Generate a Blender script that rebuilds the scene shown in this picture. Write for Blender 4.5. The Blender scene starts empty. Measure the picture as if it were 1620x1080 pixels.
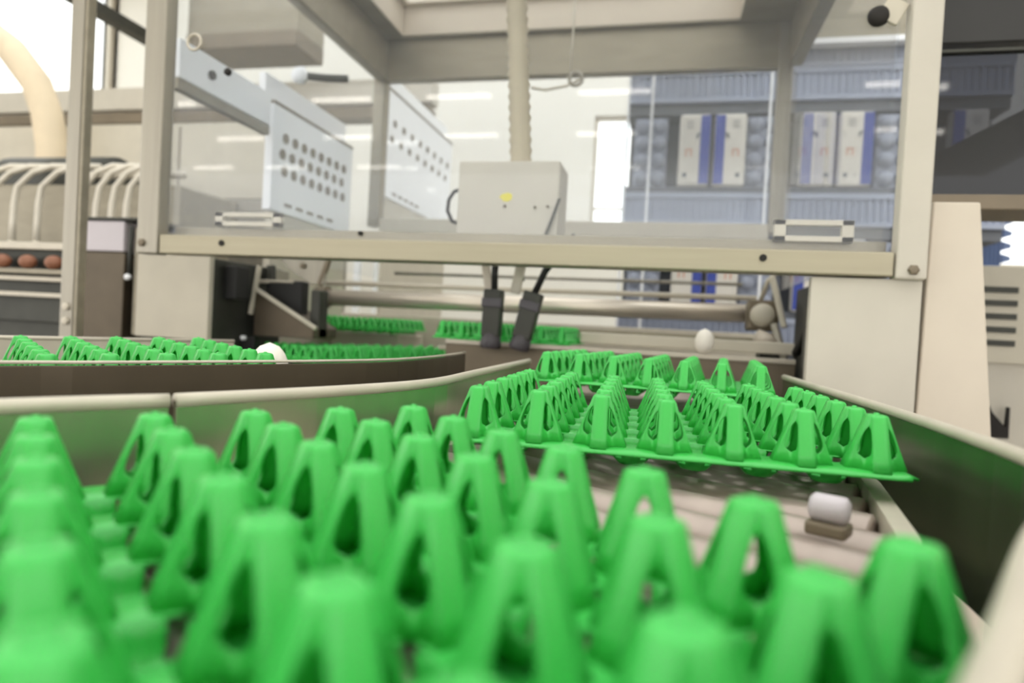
import bpy, bmesh, math, random
from mathutils import Vector, Matrix
random.seed(7)
SC = bpy.context.scene
COL = SC.collection
PI = math.pi

# ------------------------------------------------------------------ materials
def lin(c):
    return tuple(((v/255.0)/12.92 if v/255.0 <= .04045 else ((v/255.0+.055)/1.055)**2.4) for v in c) + (1.0,)

def mat(name, rgb, rough=.5, metal=0.0, noise=0.0, scale=(8, 8, 8), bump=0.0, spec=.5, emit=None, strength=0.0, coat=0.0):
    m = bpy.data.materials.new(name); m.use_nodes = True
    nt = m.node_tree; b = nt.nodes['Principled BSDF']
    b.inputs['Base Color'].default_value = lin(rgb)
    b.inputs['Roughness'].default_value = rough
    b.inputs['Metallic'].default_value = metal
    b.inputs['Specular IOR Level'].default_value = spec
    b.inputs['Coat Weight'].default_value = coat
    if emit:
        b.inputs['Emission Color'].default_value = lin(emit)
        b.inputs['Emission Strength'].default_value = strength
    if noise or bump:
        tc = nt.nodes.new('ShaderNodeTexCoord'); mp = nt.nodes.new('ShaderNodeMapping'); n = nt.nodes.new('ShaderNodeTexNoise')
        mp.inputs['Scale'].default_value = scale
        n.inputs['Scale'].default_value = 1.0; n.inputs['Detail'].default_value = 5
        nt.links.new(tc.outputs['Object'], mp.inputs['Vector']); nt.links.new(mp.outputs['Vector'], n.inputs['Vector'])
        if noise:
            r = nt.nodes.new('ShaderNodeValToRGB')
            c = lin(rgb)
            r.color_ramp.elements[0].position = .3; r.color_ramp.elements[1].position = .7
            r.color_ramp.elements[0].color = tuple(v*(1-noise) for v in c[:3]) + (1,)
            r.color_ramp.elements[1].color = tuple(min(1, v*(1+noise)) for v in c[:3]) + (1,)
            nt.links.new(n.outputs['Fac'], r.inputs['Fac']); nt.links.new(r.outputs['Color'], b.inputs['Base Color'])
        if bump:
            bp = nt.nodes.new('ShaderNodeBump'); bp.inputs['Strength'].default_value = bump; bp.inputs['Distance'].default_value = .002
            nt.links.new(n.outputs['Fac'], bp.inputs['Height']); nt.links.new(bp.outputs['Normal'], b.inputs['Normal'])
    return m

def pane_mat(name, tint, haze):
    m = bpy.data.materials.new(name); m.use_nodes = True
    nt = m.node_tree; nt.nodes.clear()
    out = nt.nodes.new('ShaderNodeOutputMaterial'); mx = nt.nodes.new('ShaderNodeMixShader')
    t = nt.nodes.new('ShaderNodeBsdfTransparent'); g = nt.nodes.new('ShaderNodeBsdfGlossy'); f = nt.nodes.new('ShaderNodeFresnel')
    df = nt.nodes.new('ShaderNodeBsdfDiffuse'); m2 = nt.nodes.new('ShaderNodeMixShader')
    df.inputs['Color'].default_value = lin((225, 228, 235)); m2.inputs['Fac'].default_value = haze   # milky haze put in as a faint diffuse layer
    t.inputs['Color'].default_value = lin(tint); g.inputs['Roughness'].default_value = .03
    f.inputs['IOR'].default_value = 1.46
    nt.links.new(t.outputs[0], m2.inputs[1]); nt.links.new(df.outputs[0], m2.inputs[2])
    ge = nt.nodes.new('ShaderNodeNewGeometry'); mu = nt.nodes.new('ShaderNodeMath'); mu.operation = 'SUBTRACT'; mu.use_clamp = True
    nt.links.new(f.outputs[0], mu.inputs[0]); nt.links.new(ge.outputs['Backfacing'], mu.inputs[1])
    nt.links.new(mu.outputs[0], mx.inputs['Fac']); nt.links.new(m2.outputs[0], mx.inputs[1]); nt.links.new(g.outputs[0], mx.inputs[2])
    nt.links.new(mx.outputs[0], out.inputs['Surface'])
    return m

def plastic_green():
    m = bpy.data.materials.new('green_tray_plastic'); m.use_nodes = True
    nt = m.node_tree; b = nt.nodes['Principled BSDF']
    b.inputs['Base Color'].default_value = lin((74, 207, 92))
    b.inputs['Roughness'].default_value = .30
    b.inputs['Specular IOR Level'].default_value = .65
    tr = nt.nodes.new('ShaderNodeBsdfTranslucent'); tr.inputs['Color'].default_value = lin((30, 225, 60))
    mx = nt.nodes.new('ShaderNodeMixShader'); mx.inputs['Fac'].default_value = .20
    nt.links.new(b.outputs[0], mx.inputs[1]); nt.links.new(tr.outputs[0], mx.inputs[2])
    nt.links.new(mx.outputs[0], nt.nodes['Material Output'].inputs['Surface'])
    return m

M = dict(
    green=plastic_green(),
    steel=mat('brushed_steel', (158, 152, 139), .42, .55, .08, (60, 60, 3), .05),
    steel_h=mat('brushed_steel_long', (164, 156, 134), .45, .45, .06, (3, 60, 60), .05),
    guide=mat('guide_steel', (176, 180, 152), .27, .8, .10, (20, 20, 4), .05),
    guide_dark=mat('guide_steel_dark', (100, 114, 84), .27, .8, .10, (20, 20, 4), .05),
    trough=mat('dull_trough_steel', (92, 82, 68), .45, .6, .10, (14, 14, 14)),
    edge=mat('pale_edge_strip', (198, 189, 172), .4, .1, .05, (30, 30, 30)),
    dark=mat('dark_steel', (66, 66, 60), .5, .5, .15, (12, 12, 12)),
    black=mat('black_rubber', (28, 27, 26), .6),
    roofm=mat('cover_steel', (150, 142, 124), .45, .5, .10, (6, 30, 30)),
    cream=mat('cream_paint', (196, 189, 175), .5, 0, .04, (10, 10, 10)),
    cream2=mat('cream_enamel', (208, 196, 179), .45, 0, .03, (10, 10, 10)),
    greyc=mat('grey_cream_paint', (196, 188, 170), .5, 0, .05, (10, 10, 10)),
    brown=mat('brown_primer', (120, 108, 90), .5, .3, .1, (10, 10, 10)),
    roller=mat('pale_roller', (172, 157, 147), .35, .3, .08, (40, 10, 10)),
    chrome=mat('polished_shaft', (226, 214, 198), .3, .55, .05, (4, 40, 40)),
    white=mat('white_plastic', (250, 250, 252), .4),
    whitewall=mat('white_wall_paint', (238, 234, 224), .8, 0, .03, (1, 1, 1)),
    ceil=mat('ceiling_paint', (240, 236, 226), .8),
    floor=mat('floor_screed', (150, 145, 135), .6, 0, .12, (2, 2, 2)),
    hole=mat('dark_hole', (34, 30, 26), .8),
    egg=mat('white_egg_shell', (240, 233, 220), .5, 0, .02, (40, 40, 40), .02),
    brownegg=mat('brown_egg_shell', (142, 92, 66), .5, 0, .1, (40, 40, 40)),
    hose=mat('milky_hose', (216, 208, 192), .3, 0, .04, (20, 20, 20)),
    conduit=mat('beige_conduit', (184, 172, 146), .5, 0, .05, (20, 20, 20)),
    ductm=mat('beige_duct_fabric', (224, 206, 176), .6, 0, .04, (10, 10, 10)),
    bluegrey=mat('blue_grey_crate', (164, 171, 190), .55, 0, .06, (8, 8, 8)),
    bluedk=mat('dark_blue_grey_crate', (104, 107, 114), .6, 0, .06, (8, 8, 8)),
    pulp=mat('grey_pulp', (160, 165, 180), .8, 0, .12, (50, 50, 50)),
    blue=mat('blue_print', (60, 78, 168), .5),
    orange=mat('orange_print', (216, 130, 84), .5),
    carton=mat('carton_card', (228, 222, 212), .6, 0, .03, (20, 20, 20)),
    yellow=mat('yellow_sticker', (222, 210, 70), .5),
    violet=mat('grey_violet_gripper', (74, 70, 74), .5, 0, .1, (20, 20, 20)),
    lilac=mat('pale_lilac_plastic', (196, 188, 192), .5),
    bluecrate=mat('mid_blue_crate', (98, 118, 160), .5, 0, .06, (8, 8, 8)),
    darkhood=mat('charcoal_enamel', (42, 41, 39), .5, .1, .1, (8, 8, 8)),
    tube=mat('fluorescent_tube', (255, 252, 244), .4, 0, emit=(255, 250, 240), strength=13.0),
    acrylic=pane_mat('clear_acrylic', (252, 253, 254), .030),
    tinted=pane_mat('smoked_polycarbonate', (150, 153, 160), .02),
    glass=pane_mat('window_glass', (250, 252, 252), .02),
)

# ------------------------------------------------------------------ mesh builder
class MB:
    def __init__(self): self.bm = bmesh.new()
    def _add(self, verts, faces):
        vs = [self.bm.verts.new(v) for v in verts]
        for f in faces:
            try: self.bm.faces.new([vs[i] for i in f])
            except ValueError: pass
        return vs
    def box(self, x0, x1, y0, y1, z0, z1, mtx=None):
        v = [Vector((x, y, z)) for z in (z0, z1) for y in (y0, y1) for x in (x0, x1)]
        if mtx: v = [mtx @ p for p in v]
        self._add(v, [(0, 2, 3, 1), (4, 5, 7, 6), (0, 1, 5, 4), (2, 6, 7, 3), (0, 4, 6, 2), (1, 3, 7, 5)])
        return self
    def prism(self, poly, z0, z1, mtx=None):
        n = len(poly)
        v = [Vector((p[0], p[1], z)) for z in (z0, z1) for p in poly]
        if mtx: v = [mtx @ p for p in v]
        self._add(v, [tuple(range(n-1, -1, -1)), tuple(range(n, 2*n))] + [(i, (i+1) % n, n+(i+1) % n, n+i) for i in range(n)])
        return self
    def bar(self, p, q, w, h=None, up=(0, 0, 1)):
        p, q = Vector(p), Vector(q); h = h or w
        d = (q-p).normalized(); u = Vector(up)
        if abs(d.dot(u)) > .98: u = Vector((0, 1, 0))
        s = d.cross(u).normalized(); u = s.cross(d)
        v = [b + s*(i*w/2) + u*(j*h/2) for b in (p, q) for i, j in ((-1, -1), (1, -1), (1, 1), (-1, 1))]
        self._add(v, [(3, 2, 1, 0), (4, 5, 6, 7)] + [(i, (i+1) % 4, 4+(i+1) % 4, 4+i) for i in range(4)])
        return self
    def tube(self, pts, r, n=14, caps=True):
        pts = [Vector(p) for p in pts]
        rr = r if isinstance(r, (list, tuple)) else [r]*len(pts)
        rings = []; prev = None
        for i, p in enumerate(pts):
            d = (pts[min(i+1, len(pts)-1)] - pts[max(i-1, 0)]).normalized()
            if prev is None:
                a = Vector((0, 0, 1)) if abs(d.z) < .9 else Vector((1, 0, 0))
                s = d.cross(a).normalized()
            else:
                s = (prev - d*prev.dot(d)).normalized()
            prev = s; u = d.cross(s)
            rings.append([self.bm.verts.new(p + (s*math.cos(2*PI*k/n) + u*math.sin(2*PI*k/n))*rr[i]) for k in range(n)])
        for a, b in zip(rings, rings[1:]):
            for k in range(n): self.bm.faces.new((a[k], a[(k+1) % n], b[(k+1) % n], b[k]))
        if caps:
            self.bm.faces.new(rings[0][::-1]); self.bm.faces.new(rings[-1])
        return self
    def lathe(self, prof, n=24, mtx=None):
        rings = []
        for r, z in prof:
            ring = []
            for k in range(n):
                v = Vector((r*math.cos(2*PI*k/n), r*math.sin(2*PI*k/n), z))
                ring.append(self.bm.verts.new(mtx @ v if mtx else v))
            rings.append(ring)
        for a, b in zip(rings, rings[1:]):
            for k in range(n): self.bm.faces.new((a[k], a[(k+1) % n], b[(k+1) % n], b[k]))
        self.bm.faces.new(rings[0][::-1]); self.bm.faces.new(rings[-1])
        return self
    def wall(self, pts, t, z0, z1):
        # one sheet of thickness t along a polyline in plan
        pts = [Vector((p[0], p[1], 0)) for p in pts]; L = []; Rr = []
        for i, p in enumerate(pts):
            d = (pts[min(i+1, len(pts)-1)] - pts[max(i-1, 0)]).normalized()
            nrm = Vector((-d.y, d.x, 0)); L.append(p+nrm*t/2); Rr.append(p-nrm*t/2)
        n = len(pts)
        v = [Vector((p.x, p.y, z)) for z in (z0, z1) for p in L+Rr]
        f = []
        for i in range(n-1):
            a, b, c, d_ = i, i+1, n+i+1, n+i
            f += [(a, b, 2*n+b, 2*n+a), (c, d_, 2*n+d_, 2*n+c), (2*n+a, 2*n+b, 2*n+c, 2*n+d_), (b, a, d_, c)]
        f += [(0, 2*n, 3*n, n), (n-1, 2*n-1, 4*n-1, 3*n-1)]
        self._add(v, f)
        return self
    def build(self, name, m, parent=None, bevel=0.0, smooth=False, loc=None):
        bmesh.ops.recalc_face_normals(self.bm, faces=self.bm.faces[:])
        me = bpy.data.meshes.new(name); self.bm.to_mesh(me); self.bm.free()
        o = bpy.data.objects.new(name, me); COL.objects.link(o)
        me.materials.append(m)
        if smooth:
            for p in me.polygons: p.use_smooth = True
        if bevel:
            md = o.modifiers.new('bevel', 'BEVEL'); md.width = bevel; md.segments = 2; md.limit_method = 'ANGLE'; md.angle_limit = math.radians(40)
        if parent: o.parent = parent
        if loc: o.location = loc
        return o

def tag(o, label, cat, group=None, kind=None):
    o['label'] = label; o['category'] = cat
    if group: o['group'] = group
    if kind: o['kind'] = kind
    return o
def thing(name, label, cat, loc=(0, 0, 0), rz=0.0, group=None):
    o = bpy.data.objects.new(name, None); COL.objects.link(o)
    o.location = loc; o.rotation_euler = (0, 0, rz); o.empty_display_size = .05
    return tag(o, label, cat, group)
def structure(o):
    o['kind'] = 'structure'; return o
def copy_tree(o, parent=None):
    c = o.copy(); COL.objects.link(c)
    if parent: c.parent = parent
    for ch in list(o.children): copy_tree(ch, c)
    return c

# ------------------------------------------------------------------ camera
H = 1.061
cam = bpy.data.cameras.new('camera'); co = bpy.data.objects.new('camera', cam); COL.objects.link(co)
cam.sensor_width = 36; cam.lens = 36*1028.6/1620; cam.clip_start = .01; cam.clip_end = 100
co.matrix_world = Matrix.Translation((0, 0, H)) @ Matrix.Rotation(math.radians(13), 4, 'Z') @ Matrix.Rotation(math.radians(90-1.154), 4, 'X') @ Matrix.Rotation(math.radians(3.134), 4, 'Z')
cam.dof.use_dof = True; cam.dof.focus_distance = .62; cam.dof.aperture_fstop = 4.2
SC.camera = co

# ------------------------------------------------------------------ the hall
structure(MB().box(-12.2, 6.2, -12.5, 6.2, -.1, 0).build('floor', M['floor']))
cl = MB()
cl.box(-12.2, 6.2, -12.5, -3.0, 4.7, 4.8).box(-12.2, -5.2, -3.0, 2.0, 4.7, 4.8).box(-6.2, -5.2, 2.0, 6.2, 4.7, 4.8).box(5.0, 6.2, -3.0, 6.2, 4.7, 4.8).box(-5.2, 5.0, 5.9, 6.2, 4.7, 4.8)
ceiling = structure(cl.build('ceiling', M['ceil']))
# skylight added to brighten the rear hall and the tray tops
sk = MB().box(-5.2, -5.12, -3.0, 5.9, 4.7, 4.8).box(4.92, 5.0, -3.0, 5.9, 4.7, 4.8).box(-5.12, 4.92, -3.0, -2.92, 4.7, 4.8).box(-5.12, 4.92, 5.82, 5.9, 4.7, 4.8).box(-5.12, 4.92, 1.4, 1.6, 4.7, 4.8)
for k in range(1, 6): sk.box(-5.12+10.04*k/6-.02, -5.12+10.04*k/6+.02, -2.92, 5.82, 4.7, 4.78)
so = structure(sk.build('window_4', M['edge']))
structure(MB().box(-5.12, 4.92, -2.92, 5.82, 4.785, 4.79).build('pane', M['glass'], so))
# back wall with a tall window slot and a wide window on the right
wb = MB()
wb.box(-6.2, -.72, 6, 6.2, 0, 4.7).box(-.36, 2.5, 6, 6.2, 0, 4.7).box(-.72, -.36, 6, 6.2, 0, 1.9).box(-.72, -.36, 6, 6.2, 3.05, 4.7)
wb.box(3.2, 6.2, 6, 6.2, 0, 4.7).box(2.5, 3.2, 6, 6.2, 0, 1.76).box(2.5, 3.2, 6, 6.2, 2.6, 4.7)
structure(wb.build('wall_back', M['whitewall']))
wl = MB()
wl.box(-6.2, -6, 2.0, 3.2, 0, 4.7).box(-6.2, -6, 6.0, 6.2, 0, 4.7).box(-6.2, -6, 3.2, 6.0, 0, 2.55).box(-6.2, -6, 3.2, 6.0, 4.55, 4.7)
structure(wl.build('wall_left', M['whitewall']))
structure(MB().box(6, 6.2, -3, 6.2, 0, 4.7).build('wall_right', M['whitewall']))
def window(n, boxf, pane):
    w = MB()
    for b in boxf: w.box(*b)
    o = structure(w.build('window_%d' % n, M['edge'], bevel=.004))
    structure(MB().box(*pane).build('pane', M['glass'], o))
    return o
window(1, [(-6.1, -6.04, 3.2, 6.0, 2.55, 2.61), (-6.1, -6.04, 3.2, 6.0, 4.49, 4.55), (-6.1, -6.04, 3.2, 3.26, 2.61, 4.49), (-6.1, -6.04, 5.94, 6.0, 2.61, 4.49)], (-6.075, -6.07, 3.26, 5.94, 2.61, 4.49))
window(2, [(-.72, -.69, 6.04, 6.1, 1.9, 3.05), (-.39, -.36, 6.04, 6.1, 1.9, 3.05), (-.69, -.39, 6.04, 6.1, 1.9, 1.93), (-.69, -.39, 6.04, 6.1, 3.02, 3.05), (-.69, -.39, 6.04, 6.1, 2.2, 2.22)], (-.69, -.39, 6.07, 6.075, 1.93, 3.02))
window(3, [(2.5, 2.55, 6.04, 6.1, 1.76, 2.6), (3.15, 3.2, 6.04, 6.1, 1.76, 2.6), (2.55, 3.15, 6.04, 6.1, 1.76, 1.8), (2.55, 3.15, 6.04, 6.1, 2.56, 2.6), (2.55, 3.15, 6.04, 6.1, 2.36, 2.375)], (2.55, 3.15, 6.07, 6.075, 1.8, 2.56))

# fluorescent ceiling lights
def light(x, y):
    t = thing('ceiling_light', 'long white fluorescent tube light under the hall ceiling', 'light', (x, y, 4.7), 0, 'fluorescent lights in rows on the hall ceiling')
    MB().box(-.55, .55, -.06, .06, -.06, 0).build('housing', M['white'], t, .005)
    MB().tube([(-.52, 0, -.085), (.52, 0, -.085)], .035, 10).build('tube', M['tube'], t, smooth=True)
    return t
LP = [(-3.3, -7.2), (-5.3, -7.2), (-8.6, -7.2), (-.9, -7.2), (3.0, -7.2), (-3.7, -9.2), (-1.2, -9.2), (-8.6, -9.2), (-6.2, -9.2), (3.7, -9.2), (-11.0, -11.5), (-9.0, -11.5), (-6.6, -11.5)]
L0 = light(*LP[0])
for x, y in LP[1:]:
    c = copy_tree(L0); c.location = (x, y, 4.7)

# ------------------------------------------------------------------ green egg trays
PITCH = .048; PH = .037
def post_bm():
    mb = MB(); bm = mb.bm
    N = 16; K = 4; t0, t1 = .20, .80
    ts = sorted(set([0, t0, t1, .86, .92, .97, 1.0] + [t0+(t1-t0)*k/9 for k in range(1, 9)]))
    ts = [t for i, t in enumerate(ts) if i == 0 or t-ts[i-1] > 1e-6]
    def dims(t):
        s = .0064 + .0139*(1-t)**1.06
        b = .0050 + .0008*(1-t)
        if t > .98: s -= .0004; b -= .0002
        return s, b
    def wdt(t):
        if t <= t0 or t >= t1: return .5
        a = (t-t0)/(t1-t0)
        g = .385*math.sqrt(max(0, 1-abs(2*a-1)**2.8))
        return .5-g
    def arc(s, b, u):
        c = b*.93 + (s-b)*.10
        x = (1-u)**2*s + 2*u*(1-u)*c + u*u*b
        y = (1-u)**2*b + 2*u*(1-u)*c + u*u*s
        return x, y
    for q in range(4):
        rot = Matrix.Rotation(q*PI/2, 4, 'Z')
        rows = []
        for t in ts:
            s, b = dims(t); w = wdt(t); z = t*PH
            left = [arc(s, b, w*(K-k)/K) for k in range(K)]       # along +y flange, from window to plate
            row = [(x, y) for x, y in left] + [(s, b), (s, b*.33), (s, -b*.33), (s, -b)] + [(x, -y) for x, y in left[::-1]]
            rows.append([bm.verts.new(rot @ Vector((x, y, z))) for x, y in row])
        for a, c in zip(rows, rows[1:]):
            for k in range(len(a)-1): bm.faces.new((a[k], a[k+1], c[k+1], c[k]))
        # rounded cap, quarter by quarter, with a small dimple and nub in its middle
        top = rows[-1]; prev = top
        for f, dz in ((.86, .0006), (.5, .0009), (.42, -.0006), (.30, -.0006), (.24, .0018), (.0, .0021)):
            if f == 0:
                cen = bm.verts.new((0, 0, PH+dz))
                for k in range(len(prev)-1): bm.faces.new((prev[k], prev[k+1], cen))
            else:
                cur = [bm.verts.new((v.co.x*f, v.co.y*f, PH+dz)) for v in top]
                for k in range(len(prev)-1): bm.faces.new((prev[k], prev[k+1], cur[k+1], cur[k]))
                prev = cur
    bmesh.ops.remove_doubles(bm, verts=bm.verts[:], dist=.0003)
    bmesh.ops.recalc_face_normals(bm, faces=bm.faces[:])
    return mb

def grid_bm(nc, nr):
    # web plate with round cell openings, border flange and hanging cups
    mb = MB(); bm = mb.bm; hw = .0086; fl = .0235
    def cuts(n):
        c = [-fl, -fl+.006]
        for i in range(n): c += [i*PITCH-hw, i*PITCH+hw]
        return c + [(n-1)*PITCH+fl-.006, (n-1)*PITCH+fl]
    xs, ys = cuts(nc), cuts(nr); V = {}
    lo_x, hi_x, lo_y, hi_y = xs[0], xs[-1], ys[0], ys[-1]
    def vert(i, j):
        if (i, j) not in V:
            x, y = xs[i], ys[j]
            z = -.0022 if i in (0, len(xs)-1) or j in (0, len(ys)-1) else 0.0
            cx = i in (0, len(xs)-1) and j in (0, len(ys)-1)
            if cx: x += .005 if i == 0 else -.005; y += .005 if j == 0 else -.005
            V[i, j] = bm.verts.new((x, y, z))
        return V[i, j]
    for i in range(len(xs)-1):
        for j in range(len(ys)-1):
            gx = i >= 3 and i < len(xs)-4 and (i % 2 == 1)
            gy = j >= 3 and j < len(ys)-4 and (j % 2 == 1)
            if gx and gy: continue
            bm.faces.new((vert(i, j), vert(i+1, j), vert(i+1, j+1), vert(i, j+1)))
    for a in range(nc-1):
        for c in range(nr-1):
            o = Vector(((a+.5)*PITCH, (c+.5)*PITCH, 0)); rings = []
            prof = ((.0156, 0), (.0158, -.006), (.0140, -.0125), (.0098, -.0168))
            for r, z in prof:
                rings.append([bm.verts.new(o+Vector((r*math.cos(2*PI*k/24), r*math.sin(2*PI*k/24), z))) for k in range(24)])
            for li in range(3):
                for k in range(24):
                    if li < 2 and (k % 6) in (2, 3): continue       # slots towards the posts
                    bm.faces.new((rings[li][k], rings[li][(k+1) % 24], rings[li+1][(k+1) % 24], rings[li+1][k]))
            inner = [bm.verts.new(o+Vector((.0045*math.cos(2*PI*k/24), .0045*math.sin(2*PI*k/24), -.0172))) for k in range(24)]
            for k in range(24): bm.faces.new((rings[3][k], rings[3][(k+1) % 24], inner[(k+1) % 24], inner[k]))
    loose = [v for v in bm.verts if not v.link_faces]
    bmesh.ops.delete(bm, geom=loose, context='VERTS')
    bmesh.ops.remove_doubles(bm, verts=bm.verts[:], dist=.00035)
    return mb

def sheet(o, t, off):
    md = o.modifiers.new('thickness', 'SOLIDIFY'); md.thickness = t; md.offset = off
    return o

def make_tray(label):
    t = thing('egg_tray', label, 'egg tray', group='green plastic egg trays on the conveyors')
    sheet(grid_bm(7, 6).build('cell_grid', M['green'], t, smooth=True), .0016, -1)
    p0 = sheet(post_bm().build('post', M['green'], t, smooth=True), .0013, -1)
    for i in range(7):
        for j in range(6):
            p = p0
            if i or j: p = p0.copy(); COL.objects.link(p); p.parent = t
            p.location = (i*PITCH, j*PITCH, 0)
    return t
tray0 = make_tray('sharply focused green egg tray lying square on the rollers between the two guides')
def tray(x, y, ztop, deg, label=None, tilt=(0, 0)):
    t = tray0 if label is None else copy_tree(tray0)
    if label: t['label'] = label
    t.location = (x, y, ztop-PH); t.rotation_euler = (tilt[0], tilt[1], math.radians(deg))
    return t
tray(-.1381, .494, H-.0472, 1.985)
# nearest tray: measured corner post, six posts to the right and seven away, so the tray is turned a further quarter
a = math.radians(49.546)
ox, oy = -.0864, .0147
tray(ox+5*PITCH*math.cos(a), oy+5*PITCH*math.sin(a), H-.0529, 49.546+90, 'nearest green egg tray, large and blurred, turned askew in the bend of the conveyor')
tray(-.1594, .9263, H-.0317, -5.325, 'green egg tray right behind the sharp one, entering under the steel guard frame')
b = math.radians(54.48)
tray(-.7207-2*PITCH*math.cos(b)+5*PITCH*math.sin(b), .6042-2*PITCH*math.sin(b)-5*PITCH*math.cos(b), H-.0432-.004, 54.48, 'green egg tray in the dark trough left of the white egg', tilt=(.02, -.02))
c = math.radians(61.83)
dx, dy = 5*PITCH*math.sin(c), -5*PITCH*math.cos(c)
tray(-1.1176+dx, 1.6874+dy, H-.0789, 61.83, 'long green tray row seen edge on, just right of the white egg in the trough')
tray(-1.1176+dx+7.15*PITCH*math.cos(c), 1.6874+dy+7.15*PITCH*math.sin(c), H-.0789, 61.83, 'green tray at the tapering far end of the edge on row behind the dark trough')
tray(-1.218, 2.17, 1.071, 0, 'small green tray under the left end of the polished shaft')
tray(-.515, 1.49, 1.070, 0, 'green tray half hidden behind the two dark grippers')

# ------------------------------------------------------------------ conveyor bed
RAIL_R = [(.186, 1.32), (.184, 1.0), (.181, .75), (.165, .556), (.140, .402), (.087, .235), (.045, .14), (-.02, .02)]
RAIL_L = [(-.186, 1.32), (-.188, 1.0), (-.190, .75), (-.196, .62), (-.226, .47), (-.275, .32), (-.335, .18), (-.40, .06)]
def walk(P, step):
    out = []; need = 0.0
    for (x0, y0), (x1, y1) in zip(P, P[1:]):
        L = math.hypot(x1-x0, y1-y0); d = need
        while d < L:
            out.append((x0+(x1-x0)*d/L, y0+(y1-y0)*d/L)); d += step
        need = d-L
    return out
proto = {}
ang = 0.0
for k, (x, y) in enumerate(walk(RAIL_R, .048)):
    turning = y < .74 and ang < 28
    if turning: ang = min(28, ang+7)
    key = 'fan' if turning else 'even'
    if key not in proto:
        e = .014 if turning else .0170
        proto[key] = MB().tube([(-.346 if not turning else -.13, 0, 0), (-.344 if not turning else -.128, 0, 0), (-.012, 0, 0), (-.010, 0, 0)], [e-.003, e, .0170, .0140], 20).build('conveyor_roller', M['roller'], smooth=True)
        r = proto[key]
    else:
        r = proto[key].copy(); COL.objects.link(r)
    r.location = (x, y, .936); r.rotation_euler = (0, 0, -math.radians(ang))
    tag(r, 'pale cross roller of the conveyor bed under the green trays', 'roller', 'rollers of the conveyor bed')
tag(MB().wall(RAIL_R, .012, .905, .957).build('side_rail', M['edge']), 'pale side rail along the right ends of the bed rollers', 'rail')
tag(MB().wall(RAIL_L, .012, .905, .945).build('side_rail', M['edge']), 'pale side rail along the left ends of the bed rollers', 'rail')
tag(MB().prism(RAIL_R+RAIL_L[::-1], .86, .90).build('conveyor_bed', M['dark']), 'dark bed plate under the pale conveyor rollers', 'conveyor bed')
t = thing('conveyor_cabinet', 'dark cabinet base carrying the conveyor bed', 'machine base', (0, .7, 0))
MB().box(-.2, .2, -.5, .6, .08, .86).build('cabinet', M['dark'], t, .004)
MB().box(-.18, .18, -.48, .58, 0, .08).build('plinth', M['black'], t)
t = thing('sensor_block', 'small pale cylinder block on the rollers in front of the sharp tray', 'sensor', (.098, .400, .9535), math.radians(-28))
MB().box(-.011, .011, -.009, .009, 0, .008).build('foot', M['brown'], t, .002)
MB().lathe([(.006, -.010), (.0080, -.008), (.0080, .008), (.006, .010)], 20, Matrix.Translation((0, 0, .0150)) @ Matrix.Rotation(PI/2, 4, 'Y')).build('body', M['lilac'], t, smooth=True)

# ------------------------------------------------------------------ side guides
RIM = 1.010
def guide(name, label, pts, cap=.009, m='guide', z0=.90, z1=RIM, t=.004):
    g = thing(name, label, 'guide', (pts[0][0], pts[0][1], z0))
    off = Vector((pts[0][0], pts[0][1], z0))
    rel = [(p[0]-off.x, p[1]-off.y) for p in pts]
    MB().wall(rel, t, 0, z1-z0-.004).build('guide_plate', M[m], g, .0008)
    MB().tube([(p[0], p[1], z1-z0-cap/2) for p in rel], cap/2, 12).build('edge_strip', M['edge'], g, smooth=True)
    return g
def smooth_pts(P, n=4):
    out = []
    for i in range(len(P)-1):
        p0 = P[max(i-1, 0)]; p1 = P[i]; p2 = P[i+1]; p3 = P[min(i+2, len(P)-1)]
        for k in range(n):
            u = k/n
            out.append(tuple(.5*((2*p1[d])+(-p0[d]+p2[d])*u+(2*p0[d]-5*p1[d]+4*p2[d]-p3[d])*u*u+(-p0[d]+3*p1[d]-3*p2[d]+p3[d])*u**3) for d in (0, 1)))
    return out+[P[-1]]
guide('lane_guide', 'short steel guide plate with pale edge strip, left of the joint behind the nearest tray', smooth_pts([(-.45, .04), (-.395, .14), (-.334, .27), (-.291, .339)]))
guide('lane_guide', 'long steel guide plate with pale edge strip along the left side of the sharp tray', smooth_pts([(-.289, .342), (-.235, .471), (-.209, .584), (-.214, .75), (-.226, 1.12)]))
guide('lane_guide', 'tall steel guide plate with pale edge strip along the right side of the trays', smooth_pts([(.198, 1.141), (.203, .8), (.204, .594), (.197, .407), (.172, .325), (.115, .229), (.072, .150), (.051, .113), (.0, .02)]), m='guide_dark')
g = guide('trough_wall', 'low dark steel trough wall in front of the left tray and the white egg', smooth_pts([(-.575, .20), (-.487, .383), (-.440, .462), (-.335, .70), (-.318, .88), (-.335, 1.09)], 3), .003, 'trough', .90, H-.045, .003)
guide('trough_wall', 'pale topped trough wall behind the left tray in front of the cream panel', [(-1.25, .36), (-.9455, .7596), (-.8052, 1.1022)], .007, 'greyc', .90, 1.010, .004)
tag(MB().prism([(-1.28, .34), (-.6, .17), (-.345, .70), (-.345, 1.09), (-.8, 1.1), (-.95, .76)], .90, .950).build('trough_floor', M['dark']), 'dark floor of the left trough under tray and egg', 'trough')
tag(MB().prism([(-1.2, .36), (-.62, .22), (-.37, .70), (-.37, 1.05), (-.79, 1.07), (-.93, .74)], 0, .90).build('trough_cabinet', M['dark'], bevel=.003), 'dark cabinet base below the left trough', 'machine base')
t = thing('lane_end_plate', 'brown steel end plate with pale top edge closing the lane behind the trays', 'plate', (-.09, 1.44, .9))
MB().box(-.38, .34, -.03, .002, -.9, -.002).build('support', M['dark'], t)
MB().box(-.40, .36, 0, .004, 0, .118).build('plate', M['brown'], t, .001)
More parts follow.
